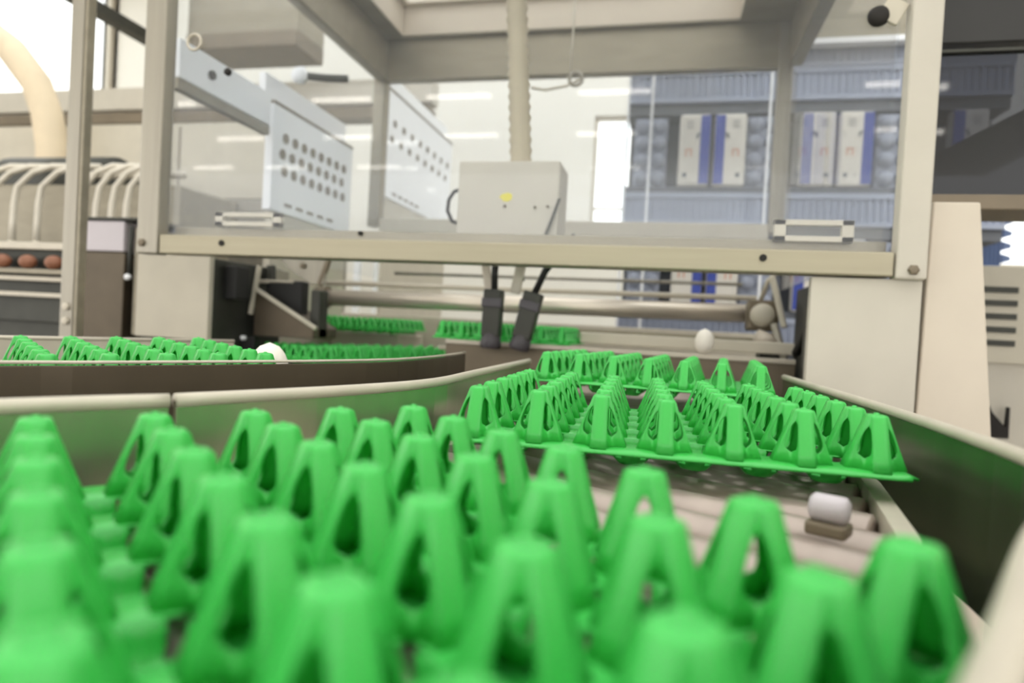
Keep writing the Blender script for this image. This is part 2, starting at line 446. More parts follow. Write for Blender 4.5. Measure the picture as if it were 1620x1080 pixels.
MB().box(-.40, .36, -.006, .012, .118, .128).build('edge_strip', M['edge'], t, .002)
tag(MB().box(-.49, .27, 1.458, 1.74, .985, 1.0).build('transfer_deck', M['greyc'], bevel=.001), 'grey deck behind the pale topped lane end plate', 'deck')
tag(MB().box(-.49, .27, 1.47, 1.74, 0, .984).build('transfer_cabinet', M['dark'], bevel=.004), 'dark machine body below the transfer deck', 'machine base')
# grey steel support the far left trays lie on
tag(MB().prism([(-1.15, 1.68), (-.90, 1.54), (-.56, 2.10), (-.80, 2.30)], .86, .922).build('transfer_table', M['dark']), 'dark steel table under the edge on row of trays', 'table')
tag(MB().box(-1.22, -.95, 2.24, 2.5, 0, 1.012).build('tray_rest', M['greyc'], bevel=.004), 'grey rest below the small tray at the shaft end', 'tray rest')
tag(MB().box(-.53, -.2, 1.5, 1.72, 1.0, 1.014).build('tray_rest', M['greyc'], bevel=.003), 'grey rest below the tray behind the grippers', 'tray rest')
tag(MB().box(-1.4, .4, 2.56, 2.62, .9, 1.09).build('cross_beam', M['edge'], bevel=.004), 'pale cross beam behind the small far trays', 'beam')
tag(MB().box(-1.1, .4, 2.56, 2.62, 0, .9).build('cross_beam_support', M['dark'], bevel=.004), 'dark support under the pale cross beam', 'machine base')

# ------------------------------------------------------------------ eggs
def egg_profile(L, W):
    pr = []
    for k in range(15):
        u = k/14; z = L*u
        th = math.acos(max(-1, min(1, 1-2*u)))
        pr.append((max(.0004, W/2*math.sin(th)*(1-.16*(u-.45))), z))
    return pr
def egg(loc, L, W, label, rot=(0, 0, 0), m='egg', group=None):
    o = MB().lathe(egg_profile(L, W), 24).build('egg', M[m], smooth=True)
    o.location = loc; o.rotation_euler = rot
    return tag(o, label, 'egg', group)
egg((-.476, .722, .961), .066, .048, 'white egg lying in the dark trough between the two tray rows')
tag(MB().box(-.52, -.435, .69, .765, .950, .9605).build('egg_rest', M['greyc'], bevel=.002), 'small grey rest under the white egg in the trough', 'rest')
egg((.088, 1.449, 1.029), .054, .040, 'white egg standing on the pale lane end in front of the steel beam')

# ------------------------------------------------------------------ guard frame
XL, XR, YF, YB = -1.122, .400, 1.22, 2.42
ZB = 1.184; ZT = 2.18
gd = thing('machine_guard', 'large steel guard enclosure with clear panes above the conveyor', 'machine guard', (0, YF, 0))
def G(name, m, boxes, bevel=.004, parent=gd):
    mb = MB()
    for x0, x1, y0, y1, z0, z1 in boxes: mb.box(x0, x1, y0-YF, y1-YF, z0, z1)
    return mb.build(name, M[m], parent, bevel)
ul = G('upright', 'steel', [(XL-.028, XL+.026, YF, YF+.036, ZB-.002, ZT)])
ur = G('upright', 'cream', [(XR-.022, XR+.026, YF, YF+.036, ZB-.004, ZT)])
for u, bx, bz in ((ul, XL-.012, ZB+.022), (ur, XR+.004, ZB+.012)):
    MB().lathe([(.009, 0), (.009, .004), (.006, .006)], 6, Matrix.Translation((bx, -.0, bz)) @ Matrix.Rotation(PI/2, 4, 'X')).build('bolt', M['brown'], u)
G('upright', 'roofm', [(XL-.062, XL-.012, YB, YB+.05, 1.44, ZT)])
G('upright', 'steel', [(XR-.062, XR-.012, YB, YB+.05, 1.44, ZT)])
fb = G('bottom_bar', 'steel_h', [(XL+.028, XR-.024, YF+.004, YF+.05, ZB, ZB+.042)], .003)
for hx in (-.935, .165):
    MB().lathe([(.0065, 0), (.0065, .003), (.004, .003), (.004, .0035)], 14, Matrix.Translation((hx, .0045, ZB+.026)) @ Matrix.Rotation(PI/2, 4, 'X')).build('screw_hole', M['hole'], fb)
G('inner_ledge', 'roofm', [(XL+.028, XR-.024, YF+.05, YF+.075, ZB+.036, ZB+.066)], .002)
G('rear_bar', 'cream', [(XL-.012, XR-.06, YB+.005, YB+.045, 1.42, 1.475)], .003)
G('rear_beam', 'roofm', [(XL-.06, XR-.01, YB+.002, YB+.046, 2.02, ZT)], .003)
G('side_beam', 'roofm', [(XL-.05, XL-.005, YF+.055, YB, 2.02, ZT)], .003)
G('side_beam', 'roofm', [(XR-.03, XR+.015, YF+.055, YB, 2.02, ZT)], .003)
G('front_beam', 'roofm', [(XL+.028, XR-.024, YF+.004, YF+.05, 2.02, ZT)], .003)
# roof with a framed opening
OX0, OX1, OY0, OY1 = -1.06, .20, 1.45, 2.40
G('roof_plate', 'roofm', [(XL-.062, OX0, YF, YB+.05, ZT, ZT+.006), (OX1, XR+.03, YF, YB+.05, ZT, ZT+.006), (OX0, OX1, OY1, YB+.05, ZT, ZT+.006), (OX0, OX1, YF, OY0, ZT, ZT+.006)], 0)
G('opening_frame', 'cream2', [(OX0-.02, OX0, OY0, OY1+.02, ZT+.006, ZT+.115), (OX1, OX1+.02, OY0, OY1+.02, ZT+.006, ZT+.115), (OX0, OX1, OY1, OY1+.02, ZT+.006, ZT+.115), (OX0, OX1, OY0-.02, OY0, ZT+.006, ZT+.115),
                              (OX0-.02, OX0+.025, OY0, OY1+.02, ZT+.115, ZT+.13), (OX1-.025, OX1+.02, OY0, OY1+.02, ZT+.115, ZT+.13), (OX0+.025, OX1-.025, OY1-.025, OY1+.02, ZT+.115, ZT+.13)], .002)
# panes
fp = G('pane', 'acrylic', [(XL+.028, XR-.024, YF+.024, YF+.030, ZB+.042, 2.02)], 0)
G('pane', 'acrylic', [(XL-.02, XL-.014, YF+.055, YB, ZB+.05, 2.02)], 0)
G('pane', 'acrylic', [(XR-.03, XR-.024, YF+.055, YB, ZB+.05, 2.02)], 0)
G('pane', 'acrylic', [(XL-.01, XR-.062, YB+.022, YB+.028, 1.475, 2.02)], 0)
# fittings on the panes
def ring(cx, cy, cz, R, r, name, m, parent):
    MB().tube([(cx+R*math.cos(2*PI*k/24), cy, cz+R*math.sin(2*PI*k/24)) for k in range(25)], r, 8).build(name, M[m], parent, smooth=True)
ring(-1.039, .020, 1.651, .017, .003, 'grommet', 'edge', fp)
MB().lathe([(.016, 0), (.018, .006), (.014, .016), (.006, .018)], 20, Matrix.Translation((.33, .024, 1.632)) @ Matrix.Rotation(PI/2, 4, 'X')).build('knob', M['hole'], fp, smooth=True)
MB().box(-.018, .018, -.004, .004, -.02, .02, Matrix.Translation((.352, .018, 1.64)) @ Matrix.Rotation(.5, 4, 'Y')).build('latch_plate', M['greyc'], fp, .002)
MB().lathe([(.008, 0), (.008, .006), (.004, .008)], 14, Matrix.Translation((-.952, .024, 1.583)) @ Matrix.Rotation(PI/2, 4, 'X')).build('stud', M['hole'], fp, smooth=True)
MB().lathe([(.005, 0), (.005, .006), (.003, .008)], 14, Matrix.Translation((-.62, .024, 1.24)) @ Matrix.Rotation(PI/2, 4, 'X')).build('stud', M['hole'], fp, smooth=True)
# slotted bars low on the side panes
def slot_bar(x0, x1, z0, z1):
    y0, y1 = YF+.034, YF+.046
    G('slotted_bar', 'edge', [(x0, x1, y0, y1, z0, z0+.010), (x0, x1, y0, y1, z1-.010, z1), (x0, x0+.02, y0, y1, z0, z1), (x1-.02, x1, y0, y1, z0, z1)], .001)
slot_bar(.185, .318, 1.245, 1.284)
slot_bar(-.978, -.815, 1.252, 1.282)

# ------------------------------------------------------------------ control box with conduit, hanging inside the guard
BX0, BX1, BY, BZ0, BZ1 = -.467, -.237, 1.40, 1.262, 1.430
cb = thing('control_box', 'cream control box with a yellow sticker hanging behind the front pane', 'control box', ((BX0+BX1)/2, BY, BZ0))
w = (BX1-BX0)/2
MB().box(-w, w, 0, .12, 0, BZ1-BZ0).build('housing', M['cream'], cb, .004)
MB().prism([(.010*math.cos(2*PI*k/10)*(1.6 if k % 2 else 1.3), .008*math.sin(2*PI*k/10)*(1.3 if k % 3 else 1)) for k in range(10)], -.001, .0005, Matrix.Translation((-.002, 0, .088)) @ Matrix.Rotation(PI/2, 4, 'X')).build('sticker', M['yellow'], cb)
for sx, sz in ((-.004, .068), (.064, .066), (.092, .068)):
    MB().lathe([(.0035, 0), (.0035, .003), (.002, .004)], 12, Matrix.Translation((sx, 0, sz)) @ Matrix.Rotation(PI/2, 4, 'X')).build('screw', M['brown'], cb)
MB().bar((.118, -.004, .085), (.092, -.008, .002), .006, .006).build('strap', M['dark'], cb, .001)
MB().tube([(-.112, .03, .03), (-.132, .02, .036), (-.144, .02, .06), (-.142, .02, .085), (-.130, .02, .104), (-.112, .03, .112)], .0045, 10).build('cable_loop', M['black'], cb, smooth=True)
cd = MB(); prof = []
z = BZ1
pts = []; rad = []
n = 60
for k in range(n+1):
    u = k/n; zz = BZ1 + u*.75
    pts.append((-.338-.062*u, 1.46, zz)); rad.append((.0240+(.0030 if k % 2 else -.0018))*(1-.10*u))
tag(cd.tube(pts, rad, 18).build('conduit', M['conduit'], smooth=True), 'corrugated beige conduit rising from the control box to the roof', 'conduit')
# grippers below the box
def gripper(x, lean, label, zt):
    g = thing('hanging_gripper', label, 'gripper', (x, 1.40, 1.02))
    MB().box(-.0205, .0205, -.018, .018, .02, .125, Matrix.Rotation(lean, 4, 'Y')).build('body', M['dark'], g, .004)
    MB().lathe([(.014, .035), (.021, .024), (.024, .0), (.020, -.006)], 18, Matrix.Rotation(lean, 4, 'Y')).build('suction_cup', M['violet'], g, smooth=True)
    top = Matrix.Rotation(lean, 4, 'Y') @ Vector((0, 0, .12))
    MB().tube([tuple(top), (top.x+lean*.12-.004, 0, .17), (top.x+lean*.4-.006, .01, .25)], .0075, 10).build('hose', M['black'], g, smooth=True)
    MB().box(-.0225, .0225, -.021, -.012, .085, .105, Matrix.Rotation(lean, 4, 'Y')).build('clamp', M['violet'], g, .002)
    return g
gripper(-.372, .02, 'upright dark gripper under the control box, the left one of the two', 1.0)
gripper(-.306, .22, 'slanting dark gripper under the control box with a violet foot', 1.0)
hb = thing('hanging_bracket', 'beige bracket arms hanging from the control box beside the grippers', 'bracket', (-.35, 1.44, 1.12))
MB().bar((-.066, 0, .145), (-.042, 0, .02), .018, .012).build('arm', M['cream2'], hb, .002)
MB().bar((.040, 0, .145), (.018, 0, .02), .022, .012).build('arm', M['greyc'], hb, .002)
MB().bar((.0, .02, .145), (.030, .02, .05), .010, .010).build('strut', M['dark'], hb, .002)
MB().tube([(-.005, -.02, .145), (.012, -.022, .10), (.035, -.022, .088), (.050, -.02, .11), (.052, -.02, .145)], .003, 8).build('cable', M['black'], hb, smooth=True)

# ------------------------------------------------------------------ shaft, rods and machine body inside
sh = thing('drive_shaft', 'thick polished shaft running across behind the grippers', 'shaft', (-.41, 1.9, 1.128))
MB().tube([(-.645, 0, .0), (.66, 0, .010)], .0255, 24).build('shaft_tube', M['chrome'], sh, smooth=True)
for x in (-.66, .672):
    MB().tube([(x-.02, 0, .0 if x < 0 else .01), (x+.02, 0, .0 if x < 0 else .01)], .036, 20).build('collar', M['brown'], sh, .002)
tag(MB().tube([(-1.31, 1.93, 1.176), (.25, 1.93, 1.182)], .008, 12).build('tie_rod', M['edge'], smooth=True), 'thin pale rod above the thick polished shaft', 'rod')
tag(MB().tube([(-1.0, 2.3, 1.245), (.25, 2.3, 1.25)], .006, 12).build('tie_rod', M['steel'], smooth=True), 'thin steel rod at the back just below the guard bar', 'rod')
tag(MB().box(-.72, .26, 2.02, 2.05, 1.045, 1.072).build('carrier_bar', M['steel_h'], bevel=.003), 'flat steel carrier bar below the polished shaft', 'bar')  # plain flat bar without supports, not a rail
tag(MB().box(-.20, .30, 1.62, 1.66, 1.034, 1.062).build('carrier_bar', M['greyc'], bevel=.003), 'flat grey bar behind the standing white egg', 'bar')
for k, (x, w_) in enumerate(((-1.30, .028), (-1.213, .016))):
    tag(MB().box(x-w_/2, x+w_/2, 2.58, 2.60, 1.09, 1.38).build('upright_strip', M['white'], bevel=.002), ('wide' if k == 0 else 'narrow')+' white upright strip behind the left end of the shaft', 'strip')
br = thing('bearing_block', 'worn steel bearing block with levers at the right end of the shaft', 'bearing block', (.245, 1.79, .99))
MB().box(-.03, .045, 0, .08, .10, .18).build('housing', M['brown'], br, .006)
MB().lathe([(.030, 0), (.030, .02), (.016, .028)], 20, Matrix.Translation((.002, -.001, .14)) @ Matrix.Rotation(PI/2, 4, 'X')).build('bearing_cap', M['greyc'], br, smooth=True)
MB().bar((.02, -.01, .24), (.055, -.02, .11), .026, .014).build('lever', M['greyc'], br, .003)
MB().bar((.03, -.02, .12), (.062, -.03, .02), .030, .016).build('lever', M['steel'], br, .003)
MB().tube([(-.012, -.02, .085), (.035, -.02, .07)], .020, 16).build('cam_roller', M['cream2'], br, smooth=True)
MB().box(.0, .07, -.02, .06, .0, .05).build('foot', M['dark'], br, .004)
MB().tube([(.0, .02, .18), (.012, .0, .23), (.03, -.01, .25)], .006, 10).build('spring_rod', M['edge'], br, smooth=True)
tag(MB().box(.222, .325, 1.76, 1.90, .0, .99).build('bearing_pedestal', M['dark'], bevel=.004), 'dark pedestal under the bearing block', 'pedestal')
t = thing('side_housing', 'dark machine wall behind the right cream panel', 'machine housing', (.33, 1.3, 0))
MB().box(.0, .05, .02, .5, .02, 1.20).build('wall_plate', M['dark'], t, .003)
MB().tube([(-.012, .10, 1.03), (-.012, .10, 1.17)], .012, 12).build('cylinder_rod', M['steel'], t, smooth=True)
MB().tube([(-.03, .30, 1.04), (-.02, .22, 1.10), (-.02, .2, 1.18)], .010, 10).build('cable', M['black'], t, smooth=True)
# left interior: cabinet with dark side, bracket plate and actuator
t = thing('side_cabinet', 'cream fronted machine cabinet with dark side at the left guard post', 'cabinet', (-1.29, 1.5, 0))
MB().box(-.116, .112, .0, .018, .985, 1.212).build('front_panel', M['greyc'], t, .002)
MB().box(-.112, .110, .018, .34, .0, 1.205).build('body', M['dark'], t, .003)
MB().box(.112, .135, .26, .34, 1.16, 1.20).build('flange', M['steel'], t, .002)
MB().box(.112, .15, .06, .12, 1.10, 1.19).build('valve', M['black'], t, .003)
MB().bar((.15, .16, 1.20), (.128, .16, 1.06), .012, .012).build('lever', M['greyc'], t, .002)
MB().bar((.135, .24, 1.21), (.14, .24, 1.12), .02, .02).build('lever', M['dark'], t, .002)
t = thing('hopper_plate', 'grey trapezoid bracket plate with a bolt under the guard bar', 'bracket', (-1.02, 1.72, 1.10))
MB().prism([(-.10, .14), (.065, .14), (.055, .058), (.012, .058), (-.06, .10)], -.006, .006, Matrix.Rotation(PI/2, 4, 'X')).build('plate', M['steel'], t, .001)
MB().lathe([(.009, 0), (.009, .006), (.005, .008)], 6, Matrix.Translation((-.012, -.006, .11)) @ Matrix.Rotation(PI/2, 4, 'X')).build('bolt', M['brown'], t)
MB().bar((.068, .0, .14), (.040, .0, .055), .014, .014).build('arm', M['brown'], t, .002)
MB().box(-.16, -.04, -.01, .01, .055, .065).build('rail', M['edge'], t, .001)
t = thing('chute', 'dark steel sloping chute with pale edge below the bracket plate', 'chute', (-1.06, 1.66, 1.0))
MB().prism([(-.09, .0), (.10, .0), (.10, .03), (-.09, .13)], -.14, .0, Matrix.Rotation(PI/2, 4, 'X')).build('body', M['trough'], t, .002)
MB().bar((-.09, -.0, .135), (.11, -.0, .03), .010, .010).build('edge_strip', M['greyc'], t, .001)
MB().box(.07, .10, .03, .08, .0, .14).build('shaft_stand', M['dark'], t, .004)
MB().box(-.085, .03, .05, .09, .06, .165).build('motor', M['black'], t, .006)
t = thing('tray_stop', 'small black tray stop at the left end of the edge on tray row', 'tray stop', (-1.165, 1.655, .922))
MB().box(-.012, .03, -.012, .012, 0, .075).build('block', M['black'], t, .003)
MB().lathe([(.007, 0), (.007, .012), (.004, .014)], 12, Matrix.Translation((.0, -.012, .07)) @ Matrix.Rotation(PI/2, 4, 'X')).build('pin', M['white'], t, smooth=True)

# ------------------------------------------------------------------ right machine panels
t = thing('cabinet_panel', 'flat cream cabinet panel under the right end of the guard bar', 'cabinet', (.337, 1.235, 0))
MB().box(-.088, .088, 0, .02, .86, ZB-.003).build('panel', M['cream'], t, .002)
MB().box(-.085, .02, .02, .06, .0, 1.15).build('frame', M['dark'], t, .002)
MB().box(-.085, .088, .0, .02, .0, .855).build('lower_panel', M['cream'], t, .002)
t = thing('tapered_column', 'tapered cream machine column between the cream panel and the blue crates', 'column', (.49, 1.25, 0))
MB().prism([(-.058, .86), (.072, .86), (.062, .9), (.020, 1.317), (-.052, 1.317)], -.12, 0, Matrix.Rotation(PI/2, 4, 'X')).build('column_shell', M['cream2'], t, .003)
MB().box(-.05, .07, .0, .12, 0, .86).build('base', M['cream2'], t, .003)
MB().box(-.064, -.060, .02, .06, .95, 1.30).build('gasket', M['brown'], t)
# dark hood with smoked door
t = thing('dark_hood', 'dark machine hood with a smoked pane right of the guard frame', 'machine hood', (.68, 1.32, 0))
MB().box(-.235, .35, .0, .06, 1.615, 2.1).build('upper_body', M['darkhood'], t, .003)
MB().box(-.235, .35, .004, .012, 1.345, 1.597).build('smoked_pane', M['tinted'], t)
MB().box(-.235, .35, -.004, .012, 1.597, 1.603).build('pane_trim', M['dark'], t, .001)
MB().prism([(-.232, 1.345), (.35, 1.345), (.35, 1.62), (-.06, 1.51), (-.232, 1.412)], -.03, -.014, Matrix.Rotation(PI/2, 4, 'X')).build('slanted_plate', M['darkhood'], t, .002)
MB().box(-.235, .35, -.002, .12, 1.318, 1.345).build('bottom_rail', M['brown'], t, .002)
MB().box(.30, .35, .02, .12, .0, 1.614).build('support', M['dark'], t, .003)
# cream cabinet with slots at the right edge
t = thing('vented_cabinet', 'cream cabinet with five dark slots beside the tapered column', 'cabinet', (.88, 1.9, 0))
cm = MB().box(-.10, .30, .01, .3, 0, 1.288)
cm.build('body', M['cream'], t, .003)
MB().box(-.10, .30, .0, .01, 1.04, 1.288).build('front_plate', M['greyc'], t, .002)
for k in range(5):
    MB().box(-.09, -.008, -.003, .002, 1.220-k*.034, 1.235-k*.034).build('slot', M['dark'], t)
MB().prism([(-.085, 1.036), (-.079, 1.036), (-.076, .97), (-.052, .915), (-.020, .878), (-.018, .93), (-.013, .93), (-.012, .85), (-.085, .85)], -.0, .012, Matrix.Rotation(PI/2, 4, 'X')).build('cable_tray', M['hole'], t)

# ------------------------------------------------------------------ far stacks of crates and cartons
def crate(name_label, x0, x1, z0, z1, y=2.78, dep=.40, group='blue grey crates of the pallet stacks', mk='bluegrey'):
    t = thing('plastic_crate', name_label, 'crate', ((x0+x1)/2, y, z0), 0, group)
    w = (x1-x0)/2; h = z1-z0
    m = MB().box(-w, w, .012, dep, .0, h)
    m.build('body', M[mk], t, .003)
    m = MB().box(-w, w, 0, .02, h-.022, h).box(-w, w, 0, .02, 0, .018)
    n = max(6, int((x1-x0)/.026))
    for k in range(n+1):
        xx = -w+.006+(2*w-.012)*k/n
        m.box(xx-.004, xx+.004, .002, .014, .018, h-.022)
    m.build('ribbed_front', M[mk], t, .001)
    return t
def divider(label, x0, x1, z0, z1, y=2.80):
    return tag(MB().box(x0, x1, y, 3.18, z0, z1).build('divider_board', M['bluedk'], bevel=.004), label, 'divider', 'dark divider boards of the pallet stacks')
def pulp_carton(loc, label):
    t = thing('pulp_carton', label, 'egg carton', loc, 0, 'grey egg cartons in the pallet stacks')
    m = MB().box(-.068, .068, .03, .10, 0, .29)
    m.build('shell', M['pulp'], t, .006)
    m = MB()
    for cx in (-.034, .034):
        for r in range(4):
            m.lathe([(.032, 0), (.030, .012), (.022, .026), (.010, .032)], 14, Matrix.Translation((cx, .032, .036+r*.0725)) @ Matrix.Rotation(PI/2, 4, 'X'))
    m.build('cup_pattern', M['pulp'], t, smooth=True)
    return t
def carton(loc, flip, label, group='white and blue egg cartons in the pallet stacks'):
    t = thing('egg_carton', label, 'egg carton', loc, 0, group)
    s = -1 if flip else 1
    MB().box(-.062, .062, 0, .07, 0, .295).build('shell', M['carton'], t, .012)
    MB().box(min(s*.022, s*.060), max(s*.022, s*.060), -.002, .004, .008, .287).build('blue_band', M['blue'], t)
    m = MB()                                                     # illegible marks and a small logo frame
    lx = -.022*s
    for a_, b_, c_, d_ in ((-.012, -.008, .12, .15), (.008, .012, .12, .15), (-.012, .012, .146, .15)):
        m.box(lx+a_, lx+b_, -.0015, .003, c_, d_)
    m.build('logo_frame', M['orange'], t)
    m = MB()
    m.bar((s*.004, -.001, .200), (s*.024, -.001, .214), .006, .004).bar((s*.010, -.001, .192), (s*.012, -.001, .216), .006, .004)
    m.box(-s*.034-.008, -s*.034+.008, -.0015, .003, .035, .052)
    for k in range(3): m.box(-s*.02-.014, -s*.02+.014, -.0015, .002, .236+k*.012, .239+k*.012)
    m.build('print_marks', M['bluedk'], t)
    return t
X0 = -.165
for a0, a1, side in ((X0-.03, .425, 'left'), (.44, 1.22, 'right')):
    crate('tall ribbed blue grey bottom crate of the %s pallet stack' % side, a0, a1, 0, .95)
    divider('dark board on the bottom crate of the %s stack' % side, a0, a1, .95, 1.03)
    for zb, nm in ((1.03, 'lower'), (1.53, 'upper')):
        crate('ribbed blue grey crate carrying the %s layer of cartons, %s stack' % (nm, side), a0, a1, zb, zb+.13)
        divider('dark board under the %s layer of cartons, %s stack' % (nm, side), a0, a1, zb+.13, zb+.158)
        divider('dark board above the %s layer of cartons, %s stack' % (nm, side), a0, a1, zb+.455, zb+.50)
        z = zb+.158; sp = '%s stack, %s layer' % (side, nm)
        bb = divider('dark board added to block light behind the cartons, '+sp, a0+.01, a1-.01, z, zb+.455, 2.92)  # added to keep the bright wall from showing through the gaps
        if side == 'left':
            pulp_carton((-.095, 2.78, z), 'grey bumpy carton at the left end, '+sp)
            carton((.082, 2.78, z), False, 'white carton with the blue band on its right, '+sp)
            carton((.222, 2.78, z), True, 'white carton with the blue band on its left, '+sp)
            pulp_carton((.355, 2.78, z), 'grey bumpy carton at the right end, '+sp)
        else:
            carton((.555, 2.78, z), True, 'white carton with the blue band on its left, '+sp)
            carton((.692, 2.78, z), False, 'white carton with the blue band on its right, '+sp)
            pulp_carton((.84, 2.78, z), 'grey bumpy carton beside the white ones, '+sp)
            if nm == 'upper': carton((1.085, 2.78, z), True, 'single white carton seen through the smoked pane, '+sp)
            if nm == 'lower': pulp_carton((1.0, 2.78, z), 'grey bumpy carton far along, '+sp)
    crate('ribbed blue grey crate on top of the %s pallet stack' % side, a0, a1, 2.03, 2.16)
    if side == 'right': crate('extra blue grey crate under the bright strip, right pallet stack', a0, a1, 2.161, 2.285)
for x, lab in ((-.095, 'thin white rod in front of the left grey cartons'), (.36, 'thin white rod in front of the right grey cartons'), (-.19, 'thin white rod at the left edge of the crate stack')):
    tag(MB().box(x-.005, x+.005, 2.72, 2.73, 0, 2.16).build('stack_rod', M['white'], bevel=.001), lab, 'rod')
t = thing('hanging_bulkhead', 'grey overhead panel with a bright lower strip above the right crate stack', 'panel', (.44, 2.72, 2.22))
MB().box(0, 1.6, 0, .04, .022, 1.0).build('panel', M['roofm'], t, .002)
MB().box(0, 1.6, -.006, .04, 0, .022).build('bright_strip', M['white'], t, .002)
MB().bar((.2, .02, 1.0), (.2, .02, 2.48), .03).build('hanger', M['steel'], t)
MB().bar((1.4, .02, 1.0), (1.4, .02, 2.48), .03).build('hanger', M['steel'], t)
cr = crate('blue crate with toothed edge at the far right beside the bright window', 1.33, 1.44, 1.44, 1.75, 3.3, .3, None, 'bluecrate')
for k in range(5):
    MB().prism([(.065, .0), (.10, .012), (.10, .03), (.065, .042)], -.02, .02, Matrix.Translation((0, .04, .03+k*.056)) @ Matrix.Rotation(PI/2, 4, 'X')).build('tooth', M['bluecrate'], cr)
tag(MB().box(1.25, 1.75, 3.26, 3.7, 0, 1.44).build('crate_plinth', M['cream'], bevel=.004), 'pale plinth under the toothed blue crate', 'plinth')

# ------------------------------------------------------------------ white covers and left machinery
def cover(y0, y1, z0, z1, rows, label, x=-1.25):
    t = thing('cover_plate', label, 'machine cover', (x, y0, 0))
    MB().box(-.03, 0, 0, y1-y0, z0, z1).build('plate', M['white'], t, .003)
    MB().box(-.034, .002, 0, y1-y0, z1, z1+.010).build('top_edge', M['brown'], t, .001)
    MB().box(-.06, -.036, 0, y1-y0, z1-.02, z1+.10).build('back_strip', M['white'], t, .002)
    m = MB(); n = 8
    for r in range(rows):
        for k in range(n):
            yy = .07+(y1-y0-.14)*(k+(.0 if r != 1 else -.25))/(n-1)
            zz = z0+(z1-z0)*(.72-.16*r)
            m.lathe([(.017, 0), (.017, .003), (.012, .003), (.012, .0032)], 14, Matrix.Translation((0, yy, zz)) @ Matrix.Rotation(PI/2, 4, 'Y'))
    m.build('hole_pattern', M['brown'], t)
    m = MB()
    for k in range(5): m.box(.0, .003, .08+k*.07, .12+k*.07, z0+.025, z0+.035)
    m.build('slot_pattern', M['brown'], t)
    MB().box(-.03, -.005, .02, y1-y0-.02, 0, z0).build('stand', M['greyc'], t, .002)
    return t
cover(1.86, 2.40, 1.40, 1.74, 3, 'white cover plate with three rows of dark holes behind the left guard pane')
cover(2.72, 3.6, 1.62, 2.10, 2, 'white cover plate right of the rear guard post, partly hidden by the control box')
t = thing('top_rail', 'sloping white and steel top rail along the left side of the guard', 'rail', (-1.262, 1.44, 1.66))
MB().box(-.012, .012, .0, .40, -.03, .0).build('rail_bar', M['roofm'], t, .002)
MB().box(-.014, .014, .0, .40, .0, .10).build('cover_strip', M['white'], t, .003)
MB().lathe([(.012, 0), (.012, .008)], 12, Matrix.Translation((.014, .12, .05)) @ Matrix.Rotation(PI/2, 4, 'Y')).build('rail_screw', M['hole'], t)
t = thing('round_lamp', 'round white lamp head on a dark arm below the guard roof beam', 'lamp', (-1.16, 1.85, 1.82))
MB().lathe([(.004, -.02), (.022, -.018), (.028, .0), (.022, .012), (.004, .016)], 20, Matrix.Rotation(PI/2, 4, 'X')).build('lamp_head', M['white'], t, smooth=True)
MB().tube([(.02, .01, .0), (.09, .02, -.005), (.15, .03, -.005)], .012, 12).build('arm', M['dark'], t, smooth=True)
t = thing('cable_bundle', 'thin looped cables with a round clip beside the conduit', 'cable', (-.32, 1.8, 1.76))
MB().tube([(-.08, 0, -.02), (-.04, 0, -.028), (.02, 0, -.018), (.06, 0, .0)], .004, 8).build('cable', M['greyc'], t, smooth=True)
MB().tube([(.03, 0, .0), (.03, 0, .26)], .003, 8).build('cable', M['greyc'], t, smooth=True)
ring(.045, 0, .0, .018, .005, 'clip', 'steel', t)
# separate post and rails at the left
t = thing('machine_post', 'tall steel post with a bolted foot left of the guard frame', 'post', (-1.405, 1.3, 0))
MB().box(-.034, .004, 0, .026, .0, 2.3).build('post_face', M['steel'], t, .003)
MB().box(.004, .014, .002, .026, .0, 2.3).build('post_flange', M['roofm'], t, .003)
for zz in (1.02, 1.055):
    MB().lathe([(.010, 0), (.010, .006), (.006, .008)], 6, Matrix.Translation((-.012, 0, zz)) @ Matrix.Rotation(PI/2, 4, 'X')).build('bolt', M['edge'], t)
t = thing('egg_rail_frame', 'pale horizontal rails with brown eggs between them at the left edge', 'rail frame', (-2.1, 1.65, 0))
for zz, hh in ((1.238, .022), (1.135, .014), (1.085, .014)):
    MB().box(-.45, .34, 0, .02, zz-hh/2, zz+hh/2).build('rail', M['edge'], t, .002)
MB().box(-.45, .34, .03, .05, 1.0, 1.23).build('back_plate', M['dark'], t, .002)
MB().box(-.45, .34, .05, .4, .0, 1.05).build('body', M['dark'], t, .004)
MB().box(-.45, .34, -.01, .028, 1.150, 1.165).build('egg_shelf', M['roofm'], t, .002)
for k in range(7):
    egg((-2.48+k*.1, 1.648, 1.187), .058, .044, 'brown egg lying in the row between the pale rails at the left edge', (0, PI/2, 0), 'brownegg', 'brown eggs between the left rails')
t = thing('steel_cabinet', 'stainless cabinet with a darker lower half right of the tall left post', 'cabinet', (-1.60, 1.62, 0))
MB().box(-.13, .03, 0, .3, 1.225, 1.315).build('upper_box', M['lilac'], t, .003)
MB().box(-.13, .035, .0, .3, 0, 1.222).build('lower_body', M['trough'], t, .003)
MB().box(-.135, .10, -.004, .3, 1.317, 1.326).build('lid', M['dark'], t, .002)
MB().box(.05, .10, .02, .3, .98, 1.30).build('side_panel', M['roofm'], t, .002)
MB().tube([(.06, -.006, 1.30), (.06, -.006, 1.14)], .006, 10).build('rod', M['dark'], t, smooth=True)
MB().lathe([(.009, 0), (.009, .01)], 12, Matrix.Translation((.06, -.006, 1.15)) @ Matrix.Rotation(PI/2, 4, 'X')).build('knob', M['white'], t, smooth=True)
